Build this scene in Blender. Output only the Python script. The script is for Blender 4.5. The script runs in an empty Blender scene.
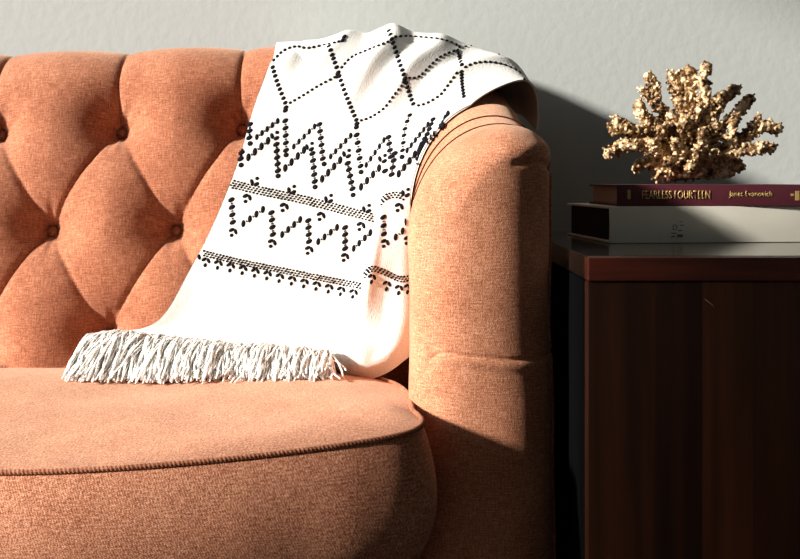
import bpy, math, random
import numpy as np
from mathutils import Vector, Matrix
from mathutils.bvhtree import BVHTree

random.seed(7)
rng = np.random.default_rng(7)
scene = bpy.context.scene
COL = scene.collection

# ------------------------------------------------------------------ frame of the place
CAM = Vector((0.0, 0.0, 0.77))
F = 1000.0           # focal length in pixels of an 800 px wide frame
HY = 180.0           # row of the horizon (vertical lens shift)

def at(px, py, Y):
    return ((px - 400.0) * Y / F, Y, 0.77 + (HY - py) * Y / F)

# ------------------------------------------------------------------ helpers
def props(o, label=None, cat=None, group=None, kind=None):
    if label: o['label'] = label
    if cat: o['category'] = cat
    if group: o['group'] = group
    if kind: o['kind'] = kind
    return o

def empty(name, loc=(0, 0, 0)):
    o = bpy.data.objects.new(name, None)
    o.empty_display_size = 0.05
    COL.objects.link(o)
    o.location = loc
    return o

def mesh_obj(name, verts, faces, mats, parent=None, uvs=None, smooth=True, midx=None):
    me = bpy.data.meshes.new(name)
    me.from_pydata([tuple(v) for v in verts], [], [tuple(f) for f in faces])
    if not isinstance(mats, (list, tuple)):
        mats = [mats]
    for m in mats:
        me.materials.append(m)
    if midx is not None:
        me.polygons.foreach_set('material_index', np.array(midx, dtype=np.int32))
    if uvs is not None:
        uvl = me.uv_layers.new(name='UVMap')
        li = np.empty(len(me.loops), dtype=np.int32)
        me.loops.foreach_get('vertex_index', li)
        uvl.data.foreach_set('uv', np.asarray(uvs, dtype=np.float32)[li].ravel())
    if smooth:
        me.polygons.foreach_set('use_smooth', [True] * len(me.polygons))
    me.update()
    o = bpy.data.objects.new(name, me)
    COL.objects.link(o)
    if parent:
        o.parent = parent
        o.matrix_parent_inverse = Matrix.Translation(-Vector(parent.location)) if parent.type == 'EMPTY' else Matrix()
    return o

def grid_faces(n, m, close_u=False, off=0, flip=False):
    """n rows, m columns"""
    f = []
    mm = m if close_u else m - 1
    for i in range(n - 1):
        for j in range(mm):
            a = off + i * m + j
            b = off + i * m + (j + 1) % m
            c = off + (i + 1) * m + (j + 1) % m
            d = off + (i + 1) * m + j
            f.append((a, d, c, b) if flip else (a, b, c, d))
    return f

def grid_normals(P, close=False):
    if close:
        du = np.roll(P, -1, 1) - np.roll(P, 1, 1)
    else:
        du = np.gradient(P, axis=1)
    dv = np.gradient(P, axis=0)
    n = np.cross(du, dv)
    return n / (np.linalg.norm(n, axis=2, keepdims=True) + 1e-12)

def tube(path, r, sides=8, closed=False, caps=True):
    P = [Vector(p) for p in path]
    n = len(P)
    rr = r if hasattr(r, '__len__') else [r] * n
    V, Fc = [], []
    up = Vector((0.13, 0.21, 0.97))
    for i in range(n):
        a = P[(i - 1) % n] if (closed or i > 0) else P[i]
        b = P[(i + 1) % n] if (closed or i < n - 1) else P[i]
        t = (b - a)
        if t.length < 1e-9:
            t = Vector((0, 0, 1))
        t.normalize()
        s = t.cross(up)
        if s.length < 1e-4:
            s = t.cross(Vector((1, 0, 0)))
        s.normalize()
        q = s.cross(t)
        for k in range(sides):
            an = 2 * math.pi * k / sides
            V.append(P[i] + (s * math.cos(an) + q * math.sin(an)) * rr[i])
    m = n if closed else n - 1
    for i in range(m):
        for k in range(sides):
            a = i * sides + k
            b = i * sides + (k + 1) % sides
            j = (i + 1) % n
            Fc.append((a, b, j * sides + (k + 1) % sides, j * sides + k))
    if caps and not closed:
        Fc.append(tuple(reversed(range(sides))))
        Fc.append(tuple((n - 1) * sides + k for k in range(sides)))
    return V, Fc

def merge(parts):
    V, Fc = [], []
    for v, f in parts:
        o = len(V)
        V.extend(v)
        Fc.extend(tuple(i + o for i in q) for q in f)
    return V, Fc

def box(x0, x1, y0, y1, z0, z1):
    V = [(x0, y0, z0), (x1, y0, z0), (x1, y1, z0), (x0, y1, z0), (x0, y0, z1), (x1, y0, z1), (x1, y1, z1), (x0, y1, z1)]
    Fc = [(0, 3, 2, 1), (4, 5, 6, 7), (0, 1, 5, 4), (1, 2, 6, 5), (2, 3, 7, 6), (3, 0, 4, 7)]
    return V, Fc

def bevel(o, w, seg=2):
    m = o.modifiers.new('bevel', 'BEVEL')
    m.width = w
    m.segments = seg
    m.limit_method = 'ANGLE'
    return o

def catmull(P, t):
    """P (n,k) control values, t array in 0..n-1"""
    P = np.asarray(P, float)
    n = len(P)
    i = np.clip(np.floor(t).astype(int), 0, n - 2)
    u = (t - i)[:, None]
    p0 = P[np.clip(i - 1, 0, n - 1)]; p1 = P[i]; p2 = P[i + 1]; p3 = P[np.clip(i + 2, 0, n - 1)]
    p0 = np.where((i == 0)[:, None], 2 * p1 - p2, p0)
    p3 = np.where((i == n - 2)[:, None], 2 * p2 - p1, p3)
    return 0.5 * (2 * p1 + (p2 - p0) * u + (2 * p0 - 5 * p1 + 4 * p2 - p3) * u ** 2 + (3 * p1 - p0 - 3 * p2 + p3) * u ** 3)

def smooth(a, b, x):
    t = np.clip((x - a) / (b - a), 0, 1)
    return t * t * (3 - 2 * t)

# ------------------------------------------------------------------ materials
def srgb(r, g, b):
    def c(v):
        v /= 255.0
        return v / 12.92 if v <= 0.04045 else ((v + 0.055) / 1.055) ** 2.4
    return (c(r), c(g), c(b), 1)

class NT:
    def __init__(self, name):
        self.m = bpy.data.materials.new(name)
        self.m.use_nodes = True
        self.t = self.m.node_tree
        self.b = self.t.nodes['Principled BSDF']
    def n(self, typ, **kw):
        nd = self.t.nodes.new(typ)
        for k, v in kw.items():
            if k.startswith('i_'):
                key = k[2:].replace('_', ' ')
                nd.inputs[key].default_value = v
            else:
                setattr(nd, k, v)
        return nd
    def l(self, a, b):
        self.t.links.new(a, b)
    def ramp(self, fac, stops):
        r = self.n('ShaderNodeValToRGB')
        el = r.color_ramp.elements
        while len(el) < len(stops):
            el.new(0.5)
        for e, (p, c) in zip(el, stops):
            e.position = p
            e.color = c
        self.l(fac, r.inputs[0])
        return r.outputs[0]
    def mapping(self, src, scale):
        mp = self.n('ShaderNodeMapping')
        mp.inputs['Scale'].default_value = scale
        self.l(src, mp.inputs[0])
        return mp.outputs[0]
    def math(self, op, a, b=None):
        nd = self.n('ShaderNodeMath', operation=op)
        for i, v in enumerate((a, b)):
            if v is None: continue
            if isinstance(v, (int, float)): nd.inputs[i].default_value = v
            else: self.l(v, nd.inputs[i])
        return nd.outputs[0]
    def noise(self, vec, scale, detail=2.0, rough=0.5):
        nd = self.n('ShaderNodeTexNoise')
        nd.inputs['Scale'].default_value = scale
        nd.inputs['Detail'].default_value = detail
        nd.inputs['Roughness'].default_value = rough
        self.l(vec, nd.inputs['Vector'])
        return nd.outputs['Fac']
    def bump(self, h, dist, strength=1.0):
        nd = self.n('ShaderNodeBump')
        nd.inputs['Distance'].default_value = dist
        nd.inputs['Strength'].default_value = strength
        self.l(h, nd.inputs['Height'])
        self.l(nd.outputs[0], self.b.inputs['Normal'])

def linen(name, dark, mid, light, coarse=1.0, grain=0.5, weave=0.02):
    M = NT(name)
    uv = M.n('ShaderNodeUVMap', uv_map='UVMap').outputs[0]
    # slub threads in both directions, crossed
    h = M.noise(M.mapping(uv, (70, 620 / coarse, 1)), 1.0, 3, 0.6)
    v = M.noise(M.mapping(uv, (620 / coarse, 70, 1)), 1.0, 3, 0.6)
    g = M.noise(uv, 420 / coarse, 2, 0.6)
    b = M.noise(uv, 14, 3, 0.55)
    s = M.math('ADD', M.math('MULTIPLY', h, 0.36), M.math('MULTIPLY', v, 0.30))
    s = M.math('ADD', s, M.math('MULTIPLY', g, grain * 0.5))
    s = M.math('ADD', s, M.math('MULTIPLY', b, 0.16))
    s = M.math('MULTIPLY', s, 1.0 / (0.82 + grain * 0.5))
    # the thread crossings themselves
    sep = M.n('ShaderNodeSeparateXYZ'); M.l(uv, sep.inputs[0])
    wf = 2 * math.pi / (0.0031 * coarse)
    a1 = M.math('SINE', M.math('MULTIPLY', M.math('ADD', sep.outputs[0], M.math('MULTIPLY', sep.outputs[1], 0.5)), wf))
    a2 = M.math('SINE', M.math('MULTIPLY', M.math('SUBTRACT', sep.outputs[1], M.math('MULTIPLY', sep.outputs[0], 0.2)), wf))
    fine = M.noise(uv, 900, 2, 0.7)
    s = M.math('ADD', s, M.math('MULTIPLY', M.math('MULTIPLY', a1, a2), weave))
    s = M.math('ADD', s, M.math('MULTIPLY', M.math('SUBTRACT', fine, 0.5), weave * 6))
    c = M.ramp(s, [(0.39, dark), (0.5, mid), (0.61, light)])
    M.l(c, M.b.inputs['Base Color'])
    M.b.inputs['Roughness'].default_value = 0.85
    M.b.inputs['Specular IOR Level'].default_value = 0.15
    M.b.inputs['Sheen Weight'].default_value = 0.3
    M.b.inputs['Sheen Roughness'].default_value = 0.55
    M.b.inputs['Sheen Tint'].default_value = (1.0, 0.78, 0.58, 1)
    M.bump(s, 0.0022, 0.5)
    return M.m

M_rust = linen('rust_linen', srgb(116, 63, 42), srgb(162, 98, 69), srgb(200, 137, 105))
M_arm = linen('rust_arm_sunlit_weave', srgb(140, 82, 57), srgb(196, 128, 94), srgb(234, 174, 140), 0.9, 0.8, 0.035)  # same linen as the back, lightened in colour to look more sunlit
M_seat = linen('rust_seat_sunlit_weave', srgb(120, 64, 42), srgb(186, 118, 86), srgb(238, 176, 142), 1.0, 1.2, 0.055)  # seat copy of the linen, also lightened in place of stronger sun

def simple(name, col, rough=0.6, spec=0.5, metal=0.0, nscale=0, namp=0.0, bscale=0, bdist=0.0):
    M = NT(name)
    M.b.inputs['Roughness'].default_value = rough
    M.b.inputs['Specular IOR Level'].default_value = spec
    M.b.inputs['Metallic'].default_value = metal
    tc = M.n('ShaderNodeTexCoord').outputs['Object']
    if nscale:
        n = M.noise(tc, nscale, 4)
        lo = tuple(c * (1 - namp) for c in col[:3]) + (1,)
        hi = tuple(min(1, c * (1 + namp)) for c in col[:3]) + (1,)
        M.l(M.ramp(n, [(0.3, lo), (0.7, hi)]), M.b.inputs['Base Color'])
    else:
        M.b.inputs['Base Color'].default_value = col
    if bscale:
        M.bump(M.noise(tc, bscale, 3), bdist)
    return M.m

M_wall = simple('wall_plaster', srgb(174, 177, 174), 0.75, 0.3, 0, 1.5, 0.02, 60, 0.0006)
M_ceiling = simple('ceiling_paint', srgb(150, 150, 146), 0.9, 0.2)
M_floor = simple('floor_boards', srgb(70, 48, 34), 0.5, 0.4, 0, 6, 0.25)
M_blanket = NT('blanket_knit')
_uv = M_blanket.n('ShaderNodeUVMap', uv_map='UVMap').outputs[0]
_w = M_blanket.noise(M_blanket.mapping(_uv, (450, 260, 1)), 1.0, 2, 0.5)
M_blanket.l(M_blanket.ramp(_w, [(0.3, srgb(208, 205, 198)), (0.7, srgb(230, 228, 222))]), M_blanket.b.inputs['Base Color'])
M_blanket.b.inputs['Roughness'].default_value = 0.9
M_blanket.b.inputs['Specular IOR Level'].default_value = 0.1
M_blanket.b.inputs['Sheen Weight'].default_value = 0.15
M_blanket.bump(_w, 0.0025, 0.35)
M_blanket = M_blanket.m
M_black = simple('black_yarn', srgb(20, 20, 26), 0.9, 0.1, 0, 300, 0.3)
M_fringe = simple('fringe_yarn', srgb(246, 243, 236), 0.9, 0.1, 0, 200, 0.03)

_pb = M_fringe.node_tree.nodes['Principled BSDF']
_pb.inputs['Subsurface Weight'].default_value = 0.7
_pb.inputs['Subsurface Scale'].default_value = 0.006
_pb.inputs['Subsurface Radius'].default_value = (1, 0.95, 0.9)

# ------------------------------------------------------------------ SOFA
sofa = empty('sofa', (-0.83, 1.5, 0.0))
props(sofa, 'rust orange linen sofa with a deep button-tufted back and rounded arm', 'sofa')
XC = -0.83

# backrest -----------------------------------------------------
prof = []
for z in np.linspace(0.20, 0.50, 8): prof.append((1.475, z))
prof += [(1.480, 0.56), (1.492, 0.64), (1.508, 0.72), (1.528, 0.80), (1.546, 0.86)]
for a in np.linspace(20, 180, 12):
    r = math.radians(a)
    prof.append((1.640 - 0.086 * math.cos(r), 0.885 + 0.082 * math.sin(r)))
prof += [(1.728, 0.80), (1.732, 0.60), (1.735, 0.40), (1.735, 0.20)]
prof = np.array(prof)
seg = np.r_[0, np.cumsum(np.linalg.norm(np.diff(prof, axis=0), axis=1))]
S_TOT = seg[-1]
def prof_at(s):
    t = np.interp(s, seg, np.arange(len(seg)))
    return catmull(prof, t)
ss = np.linspace(0, S_TOT, 4001)
pz = prof_at(ss)
itop = int(np.argmax(pz[:, 1]))
def s_of_z(z):
    return float(np.interp(z, pz[:itop, 1], ss[:itop]))
S_CREST = float(ss[itop])
row_s = [s_of_z(0.852), s_of_z(0.700), s_of_z(0.541), s_of_z(0.385)]
DX = 0.19
X0 = -0.4395
BX0, BX1 = -1.80, 0.14
buttons = []
for r, s in enumerate(row_s):
    k0 = -9
    for k in range(k0, 6):
        x = X0 + k * DX + (DX / 2 if r % 2 else 0)
        if BX0 + 0.03 < x < BX1 - 0.03:
            buttons.append((x, s, r))
S_BACK = S_CREST + 0.16
segs = []
for (x, s, r) in buttons:
    if r == 0:
        segs.append((x, s, x, S_BACK))
    if r < 3:
        for (x2, s2, r2) in buttons:
            if r2 == r + 1 and abs(abs(x2 - x) - DX / 2) < 0.01:
                segs.append((x, s, x2, s2))
segs = np.array(segs)
bxy = np.array([(b[0], b[1]) for b in buttons])
nx = 640
s_front = np.concatenate([np.arange(0, 0.12, 0.012), np.arange(0.12, S_CREST + 0.2, 0.0031), np.linspace(S_CREST + 0.2, S_TOT, 26)])
ns = len(s_front)
xs = np.concatenate([np.linspace(BX0, -0.86, 160), np.linspace(-0.857, BX1, 400)])
nx = len(xs)
base = prof_at(s_front)
P = np.zeros((ns, nx, 3))
P[:, :, 0] = xs[None, :]
P[:, :, 1] = base[:, 0:1]
P[:, :, 2] = base[:, 1:2]
# the top rail rises a little towards the arm
topw = smooth(0.70, 0.93, P[:, :, 2])
rise = 0.012 * smooth(-0.65, -0.10, P[:, :, 0]) + 0.012 * smooth(-1.01, -1.56, P[:, :, 0]) - 0.002
rise = rise - 0.05 * smooth(0.0, 0.14, P[:, :, 0]) - 0.05 * smooth(-1.66, -1.80, P[:, :, 0])
P[:, :, 2] += topw * rise
Xg = np.repeat(xs[None, :], ns, 0)
Sg = np.repeat(s_front[:, None], nx, 1)
dc = np.full(Xg.shape, 1e9)
Esum = np.zeros(Xg.shape)
for (x1, s1, x2, s2) in segs:
    dx, dy = x2 - x1, s2 - s1
    L2 = dx * dx + dy * dy
    t = np.clip(((Xg - x1) * dx + (Sg - s1) * dy) / L2, 0, 1)
    d = np.hypot(Xg - x1 - t * dx, Sg - s1 - t * dy)
    dc = np.minimum(dc, d)
    Esum += np.exp(-d * 75.0)
db = np.full(Xg.shape, 1e9)
for (x, s) in bxy:
    db = np.minimum(db, np.hypot(Xg - x, (Sg - s)))
disp = 0.0055 * (1 - np.exp(-dc / 0.0050)) + 0.0125 * (1 - np.exp(-(np.maximum(0, -np.log(Esum) / 75.0) / 0.040) ** 1.4))
disp += -0.020 * np.exp(-(db / 0.018) ** 1.3) - 0.030 * np.exp(-(db / 0.042) ** 1.5)
# small pull wrinkles radiating from the buttons
for (x, s) in bxy:
    ang = np.arctan2(Sg - s, Xg - x)
    rr = np.hypot(Xg - x, Sg - s)
    ph = random.random() * 6
    disp += 0.0011 * np.sin(ang * 9 + ph + 1.2 * np.sin(ang * 2 + ph)) * np.exp(-((rr - 0.026) / 0.016) ** 2)
fade = 1 - smooth(S_CREST + 0.10, S_CREST + 0.17, Sg)
fade *= smooth(0.05, 0.16, Sg)
disp = 0.010 + (disp - 0.010) * (1 - 0.55 * smooth(S_CREST - 0.07, S_CREST + 0.01, Sg))
disp = disp * fade
N = grid_normals(P)
if N[int(ns * 0.4), nx // 2, 1] > 0: N = -N
P = P + N * disp[:, :, None]
uv = np.stack([Xg, Sg], -1).reshape(-1, 2)
back_faces = grid_faces(ns, nx, flip=False)
V = list(map(tuple, P.reshape(-1, 3)))
# side caps + bottom
capL = [i * nx for i in range(ns)]
capR = [i * nx + nx - 1 for i in range(ns)]
back_faces += [tuple(capL), tuple(reversed(capR))]
back_faces += [tuple([j for j in range(nx)] + [(ns - 1) * nx + j for j in reversed(range(nx))])[::-1]]
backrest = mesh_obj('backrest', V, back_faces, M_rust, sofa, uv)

def sphere_mesh(cx, cy, cz, rx, ry, rz, nu=20, nv=12):
    V, Fc = [], []
    for i in range(nv + 1):
        ph = math.pi * i / nv
        for j in range(nu):
            th = 2 * math.pi * j / nu
            V.append((cx + rx * math.sin(ph) * math.cos(th), cy + ry * math.cos(ph), cz + rz * math.sin(ph) * math.sin(th)))
    for i in range(nv):
        for j in range(nu):
            Fc.append((i * nu + j, i * nu + (j + 1) % nu, (i + 1) * nu + (j + 1) % nu, (i + 1) * nu + j))
    return V, Fc

first_button = None
for (x, s, r) in buttons:
    if r == 3: continue
    i = int(np.argmin(abs(s_front - s)))
    j = int(np.argmin(abs(xs - x)))
    p = Vector(P[i, j]); n = Vector(N[i, j])
    if first_button is None:
        V, Fc = sphere_mesh(0, 0, 0, 0.0088, 0.0060, 0.0088)
        first_button = mesh_obj('tufting_button', V, Fc, M_rust, backrest, [(v[0], v[2]) for v in V])
        b = first_button
    else:
        b = first_button.copy()
        COL.objects.link(b)
        b.parent = backrest
    b.matrix_parent_inverse = Matrix()
    b.location = p + n * 0.0105 + Vector((0.83, -1.5, 0))
# (children of the backrest live in its local frame)
backrest_world = Vector((0, 0, 0))
for ch in [o for o in COL.objects if o.parent == backrest]:
    ch.location = ch.location + Vector((-0.83, 1.5, 0))

# seat cushion -------------------------------------------------
ccx = -0.395
def cushion_outline():
    pts = [(-0.17, 1.464), (-0.10, 1.440), (-0.045, 1.400), (-0.010, 1.350), (0.007, 1.290), (0.012, 1.230), (0.014, 1.180), (0.020, 1.150), (0.024, 1.120), (0.019, 1.092),
           (0.002, 1.072), (-0.030, 1.057), (-0.08, 1.043), (-0.18, 1.025), (-0.28, 1.014), (-0.395, 1.010)]
    left = [(2 * ccx - x, y) for x, y in reversed(pts[:-1])]
    back = [(x, 1.470) for x in np.linspace(2 * ccx + 0.17, -0.17, 12)][1:-1]
    P = np.array(pts + left + back)
    P = np.vstack([P, P[:1]])
    L = np.r_[0, np.cumsum(np.linalg.norm(np.diff(P, axis=0), axis=1))]
    n = 420
    t = np.interp(np.linspace(0, L[-1], n, endpoint=False), L, np.arange(len(L)))
    Q = catmull(P, t)
    return Q
CO = cushion_outline()
nC = len(CO)
def welt_z(x, y):
    # front welt height: sags a little in the middle, lifts at the corners
    e = np.clip(abs(x - ccx) / 0.43, 0, 1.0)
    front = 0.474 + 0.026 * e ** 1.5
    return front + (0.494 - front) * smooth(1.10, 1.45, y)
spine_x = np.clip(CO[:, 0], ccx - 0.27, ccx + 0.27)
spine_y = np.full(nC, 1.28)
tang = np.roll(CO, -1, 0) - np.roll(CO, 1, 0)
nrm = np.stack([tang[:, 1], -tang[:, 0]], -1)
nrm /= np.linalg.norm(nrm, axis=1, keepdims=True)
if np.dot(nrm[nC // 4], CO[nC // 4] - np.array([ccx, 1.28])) < 0: nrm = -nrm
zt = welt_z(CO[:, 0], CO[:, 1])
zb = np.full(nC, 0.362) + 0.004 * np.clip(abs(CO[:, 0] - ccx) / 0.43, 0, 1)
rings, uvr = [], []
clen = np.r_[0, np.cumsum(np.linalg.norm(np.diff(CO, axis=0), axis=1))]
perim = CO
# bottom centre rings
CO_b = CO + nrm * (0.016 * smooth(1.30, 1.12, CO[:, 1]) * np.clip(-nrm[:, 1], 0, 1) ** 2)[:, None]
for q in np.linspace(0.0, 0.96, 8):
    xy = CO_b * q + np.stack([spine_x, spine_y], -1) * (1 - q)
    rings.append(np.column_stack([xy, zb + 0.0 * q - 0.010 * (1 - q) * 0]))
    uvr.append(xy.copy())
frontmask = smooth(1.30, 1.12, CO[:, 1])
K = 34
for k in range(K + 1):
    f = k / K
    bul = (math.sin(math.pi * f ** 0.75) ** 0.8) * (0.004 + 0.013 * frontmask)
    wr = 0.0012 * np.sin(clen * 38 + 2.0 * np.sin(clen * 11)) * math.sin(math.pi * f) * (1 - f) * frontmask
    xy = CO + nrm * (bul + wr + 0.016 * (1 - f) * frontmask * np.clip(-nrm[:, 1], 0, 1) ** 2)[:, None]
    rings.append(np.column_stack([xy, zb + (zt - zb) * f]))
    uvr.append(np.column_stack([clen, np.full(nC, f * 0.13)]))
sp = np.stack([spine_x, spine_y], -1)
for q in np.concatenate([np.linspace(0.006, 0.1, 8), np.linspace(0.13, 1.0, 34)]):
    xy = CO * (1 - q) + sp * q
    crown = 0.016 * (1 - (1 - min(q * 1.15, 1)) ** 2.2)
    lump = 0.0025 * np.sin(xy[:, 0] * 17 + 1) * np.sin(xy[:, 1] * 23) * min(1, q * 4)
    zq = zt * (1 - q) + welt_z(sp[:, 0], sp[:, 1]) * q
    zz = np.maximum(welt_z(xy[:, 0], xy[:, 1]), 0) if True else zq
    zz = zt + (welt_z(xy[:, 0], xy[:, 1]) - welt_z(CO[:, 0], CO[:, 1]))
    rings.append(np.column_stack([xy, zz + crown + lump]))
    uvr.append(xy.copy())
R = np.array(rings)
fc = grid_faces(len(R), nC, close_u=True)
# close the ends along the spine segment by collapsing (rings already meet on the spine)
V = R.reshape(-1, 3)
UVc = np.array(uvr).reshape(-1, 2)
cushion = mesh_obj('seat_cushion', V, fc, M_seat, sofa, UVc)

welt = []
top_ring = R[8 + K]
def cord(pts, r, twist=0.0042, step=0.0011, sides=8):
    Pn = np.array(pts)
    L = np.r_[0, np.cumsum(np.linalg.norm(np.diff(Pn, axis=0), axis=1))]
    n = int(L[-1] / step)
    t = np.interp(np.linspace(0, L[-1], n), L, np.arange(len(L)))
    Q = catmull(Pn, t)
    V, Fc = tube([tuple(q) for q in Q], r, sides)
    out, uvv = [], []
    for i in range(n):
        c = Vector(Q[i])
        for k in range(sides):
            v = Vector(V[i * sides + k])
            out.append(c + (v - c) * (1 + 0.20 * math.sin(2 * math.pi * i * step / twist + 2 * math.pi * k / sides)))
            uvv.append((i * step, k * 0.0025))
    return out, Fc, uvv
loop_ = lambda ring, dz: [tuple(p + np.array([n[0] * 0.001, n[1] * 0.001, dz])) for p, n in zip(list(ring) + [ring[0]], list(nrm) + [nrm[0]])]
V1, F1, U1 = cord(loop_(top_ring, 0.001), 0.0029)
V2, F2, U2 = cord([tuple(p_) for p_ in np.vstack([R[8], R[8][:1]]) + np.array([0, 0, -0.001])], 0.0029)
Vw, Fw = merge([(V1, F1), (V2, F2)])
uvw = U1 + U2
piping = mesh_obj('piping', Vw, Fw, M_rust, cushion, uvw)
piping.matrix_parent_inverse = Matrix()
c2 = cushion.copy(); COL.objects.link(c2); c2.parent = sofa
c2.matrix_parent_inverse = cushion.matrix_parent_inverse.copy()
c2.location = (-0.866, 0, 0)
p2 = piping.copy(); COL.objects.link(p2); p2.parent = c2

# arm ----------------------------------------------------------
def arm_mesh():
    xi, xof = 0.018, 0.1755
    Yc, Yb = 1.250, 1.70
    yf = 0.070
    outer_n = 70
    side_y = np.concatenate([np.linspace(Yb, 1.40, 40), np.linspace(1.395, Yc, 110)])
    th = np.linspace(0, math.pi, 91)[1:-1]
    xm, a = (xi + xof) / 2, (xof - xi) / 2
    pl = [(xi, y) for y in side_y]
    for t in th:
        c, s = math.cos(t), math.sin(t)
        x = xm - a * (abs(c) ** (2 / 2.4)) * (1 if c > 0 else -1)
        y = Yc - yf * (s ** (2 / 2.3))
        pl.append((x, y))
    pl += [(xof, y) for y in side_y[::-1]]
    pl = np.array(pl)
    n = len(pl)
    xsn = (pl[:, 0] - xi) / (xof - xi)
    Rz = 0.150 + (0.032 - 0.150) * smooth(0.0, 1.0, xsn)
    isfront = pl[:, 1] < Yc
    Rz = np.where(isfront, np.minimum(Rz, 0.032 + 0.118 * (1 - smooth(0.0, 0.75, xsn))), Rz)
    ysp = np.maximum(pl[:, 1], Yc + 0.005)
    xsp = np.full(n, 0.128)
    # inset behind the front piece
    zc = 0.828 + 0.070 * smooth(1.24, 1.56, ysp) + 0.03 * smooth(1.5, 1.7, ysp)
    zs = np.concatenate([np.linspace(0.10, 0.50, 70), np.linspace(0.503, 0.60, 56)])
    rows, uvs = [], []
    per = np.r_[0, np.cumsum(np.linalg.norm(np.diff(pl, axis=0), axis=1))]
    def expand(xy, z):
        # the outer side flares slightly towards the floor
        o = xy.copy()
        w = np.clip((0.80 - z) / 0.45, 0, 1.2)
        o[:, 0] += 0.009 * w * np.clip((o[:, 0] - 0.06) / 0.12, 0, 1)
        return o
    for z in zs:
        zz = np.full(n, z)
        xy = expand(pl, zz)
        rows.append(np.column_stack([xy, zz])); uvs.append(np.column_stack([per, zz]))
    for f in np.linspace(0, 1, 60)[1:]:
        zz = 0.60 + (zc - Rz - 0.60) * f
        xy = expand(pl, zz)
        rows.append(np.column_stack([xy, zz])); uvs.append(np.column_stack([per, zz]))
    for ph in np.linspace(0, math.pi / 2, 60)[1:]:
        q = 1 - math.cos(ph)
        xy = pl * (1 - q) + np.stack([xsp, ysp], -1) * q
        zz = zc - Rz + Rz * math.sin(ph)
        xy = expand(xy, zz)
        rows.append(np.column_stack([xy, zz])); uvs.append(np.column_stack([per, zz + 0.05 * q]))
    P = np.array(rows)
    N = grid_normals(P)
    mid = (len(side_y) + 44)
    if N[60, mid, 1] > 0: N = -N
    X, Y, Z = P[..., 0], P[..., 1], P[..., 2]
    d = np.zeros(X.shape)
    # upper front cover stands proud, its seam arches over the arm
    up = smooth(0.62, 0.74, Z)
    d += 0.006 * (smooth(1.292, 1.284, Y)) * up + 0.004 * smooth(1.372, 1.366, Y) * up
    d += -0.006 * (1 - up) * 0
    d += -0.008 * np.exp(-((Y - 1.291) / 0.0028) ** 2) * up
    d += -0.008 * np.exp(-((Y - 1.372) / 0.0028) ** 2) * up
    d += 0.006 * (1 - up) * smooth(1.292, 1.284, Y)
    # horizontal seam with its pucker
    fm = smooth(1.29, 1.26, Y)
    g = fm * smooth(0.040, 0.052, X)
    zseam = 0.561 + 0.004 * np.sin(X * 30)
    d += -0.0026 * np.exp(-((Z - zseam) / 0.0022) ** 2) * g
    d += 0.0016 * np.exp(-((Z - zseam + 0.008) / 0.006) ** 2) * g
    def crease(x1, z1, x2, z2, depth, w):
        nonlocal d
        dx, dz = x2 - x1, z2 - z1
        t = np.clip(((X - x1) * dx + (Z - z1) * dz) / (dx * dx + dz * dz), 0, 1)
        dd = np.hypot(X - x1 - t * dx, Z - z1 - t * dz)
        d = d - depth * np.exp(-(dd / w) ** 2) * fm * (0.3 + 0.7 * np.sin(math.pi * np.clip(t, 0.05, 0.95)))
    crease(0.050, 0.564, 0.034, 0.552, 0.004, 0.0025)
    crease(0.050, 0.570, 0.030, 0.574, 0.003, 0.0025)
    crease(0.046, 0.556, 0.032, 0.536, 0.002, 0.003)
    crease(0.132, 0.789, 0.160, 0.792, 0.005, 0.003)
    crease(0.160, 0.792, 0.178, 0.782, 0.005, 0.003)
    crease(0.128, 0.80, 0.172, 0.806, -0.003, 0.006)
    # broad softness
    d += 0.0016 * np.sin(X * 41 + Z * 13) * np.sin(Z * 27 + 1.0) * fm
    P = P + N * d[..., None]
    V = P.reshape(-1, 3)
    fcs = grid_faces(P.shape[0], n)
    m = P.shape[0]
    # back cap, bottom cap
    fcs.append(tuple([i * n for i in range(m)] + [i * n + n - 1 for i in reversed(range(m))]))
    fcs.append(tuple(reversed(range(n))))
    return V, fcs, np.array(uvs).reshape(-1, 2), P, N, mid, n, len(side_y)
aV, aF, aUV, aP, aN, amid, an, nside = arm_mesh()
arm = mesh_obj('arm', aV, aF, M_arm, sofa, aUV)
# piping down the outer front edge of the arm and over its shoulder
jj = nside + 82
path = [tuple(aP[i, jj] + aN[i, jj] * 0.0008) for i in range(0, aP.shape[0] - 58, 3)]
Vp, Fp = tube(path, [0.0022] * (len(path) - 2) + [0.0014, 0.0006], 8)
arm_piping = mesh_obj('piping', Vp, Fp, M_rust, arm, [(v[0] + v[1], v[2]) for v in Vp])
arm_piping.matrix_parent_inverse = Matrix()
M_seam = simple('seam_shadow_line', srgb(84, 40, 24), 0.9, 0.05)  # dark line laid along the arm seams in place of their fold shadow
seam_parts = []
cols = list(range(nside))
for yv, so_ in ((1.291, 0.0135), (1.372, 0.0120)):
    ji = min(cols, key=lambda j: abs(aP[60, j, 1] - yv))
    jo = min(range(an - nside, an), key=lambda j: abs(aP[60, j, 1] - yv))
    M_ = aP.shape[0]
    pts_ = [tuple(aP[i, ji] + aN[i, ji] * so_) for i in range(M_ - 95, M_ - 2, 2) if aP[i, ji, 2] > 0.74]
    pts_ += [tuple(aP[i, jo] + aN[i, jo] * so_) for i in range(M_ - 2, M_ - 60, -2) if aP[i, jo, 2] > 0.72]
    seam_parts.append(tube(pts_, 0.0011, 6))
Vs, Fs = merge(seam_parts)
seam = mesh_obj('seam', Vs, Fs, M_seam, arm)
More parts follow.
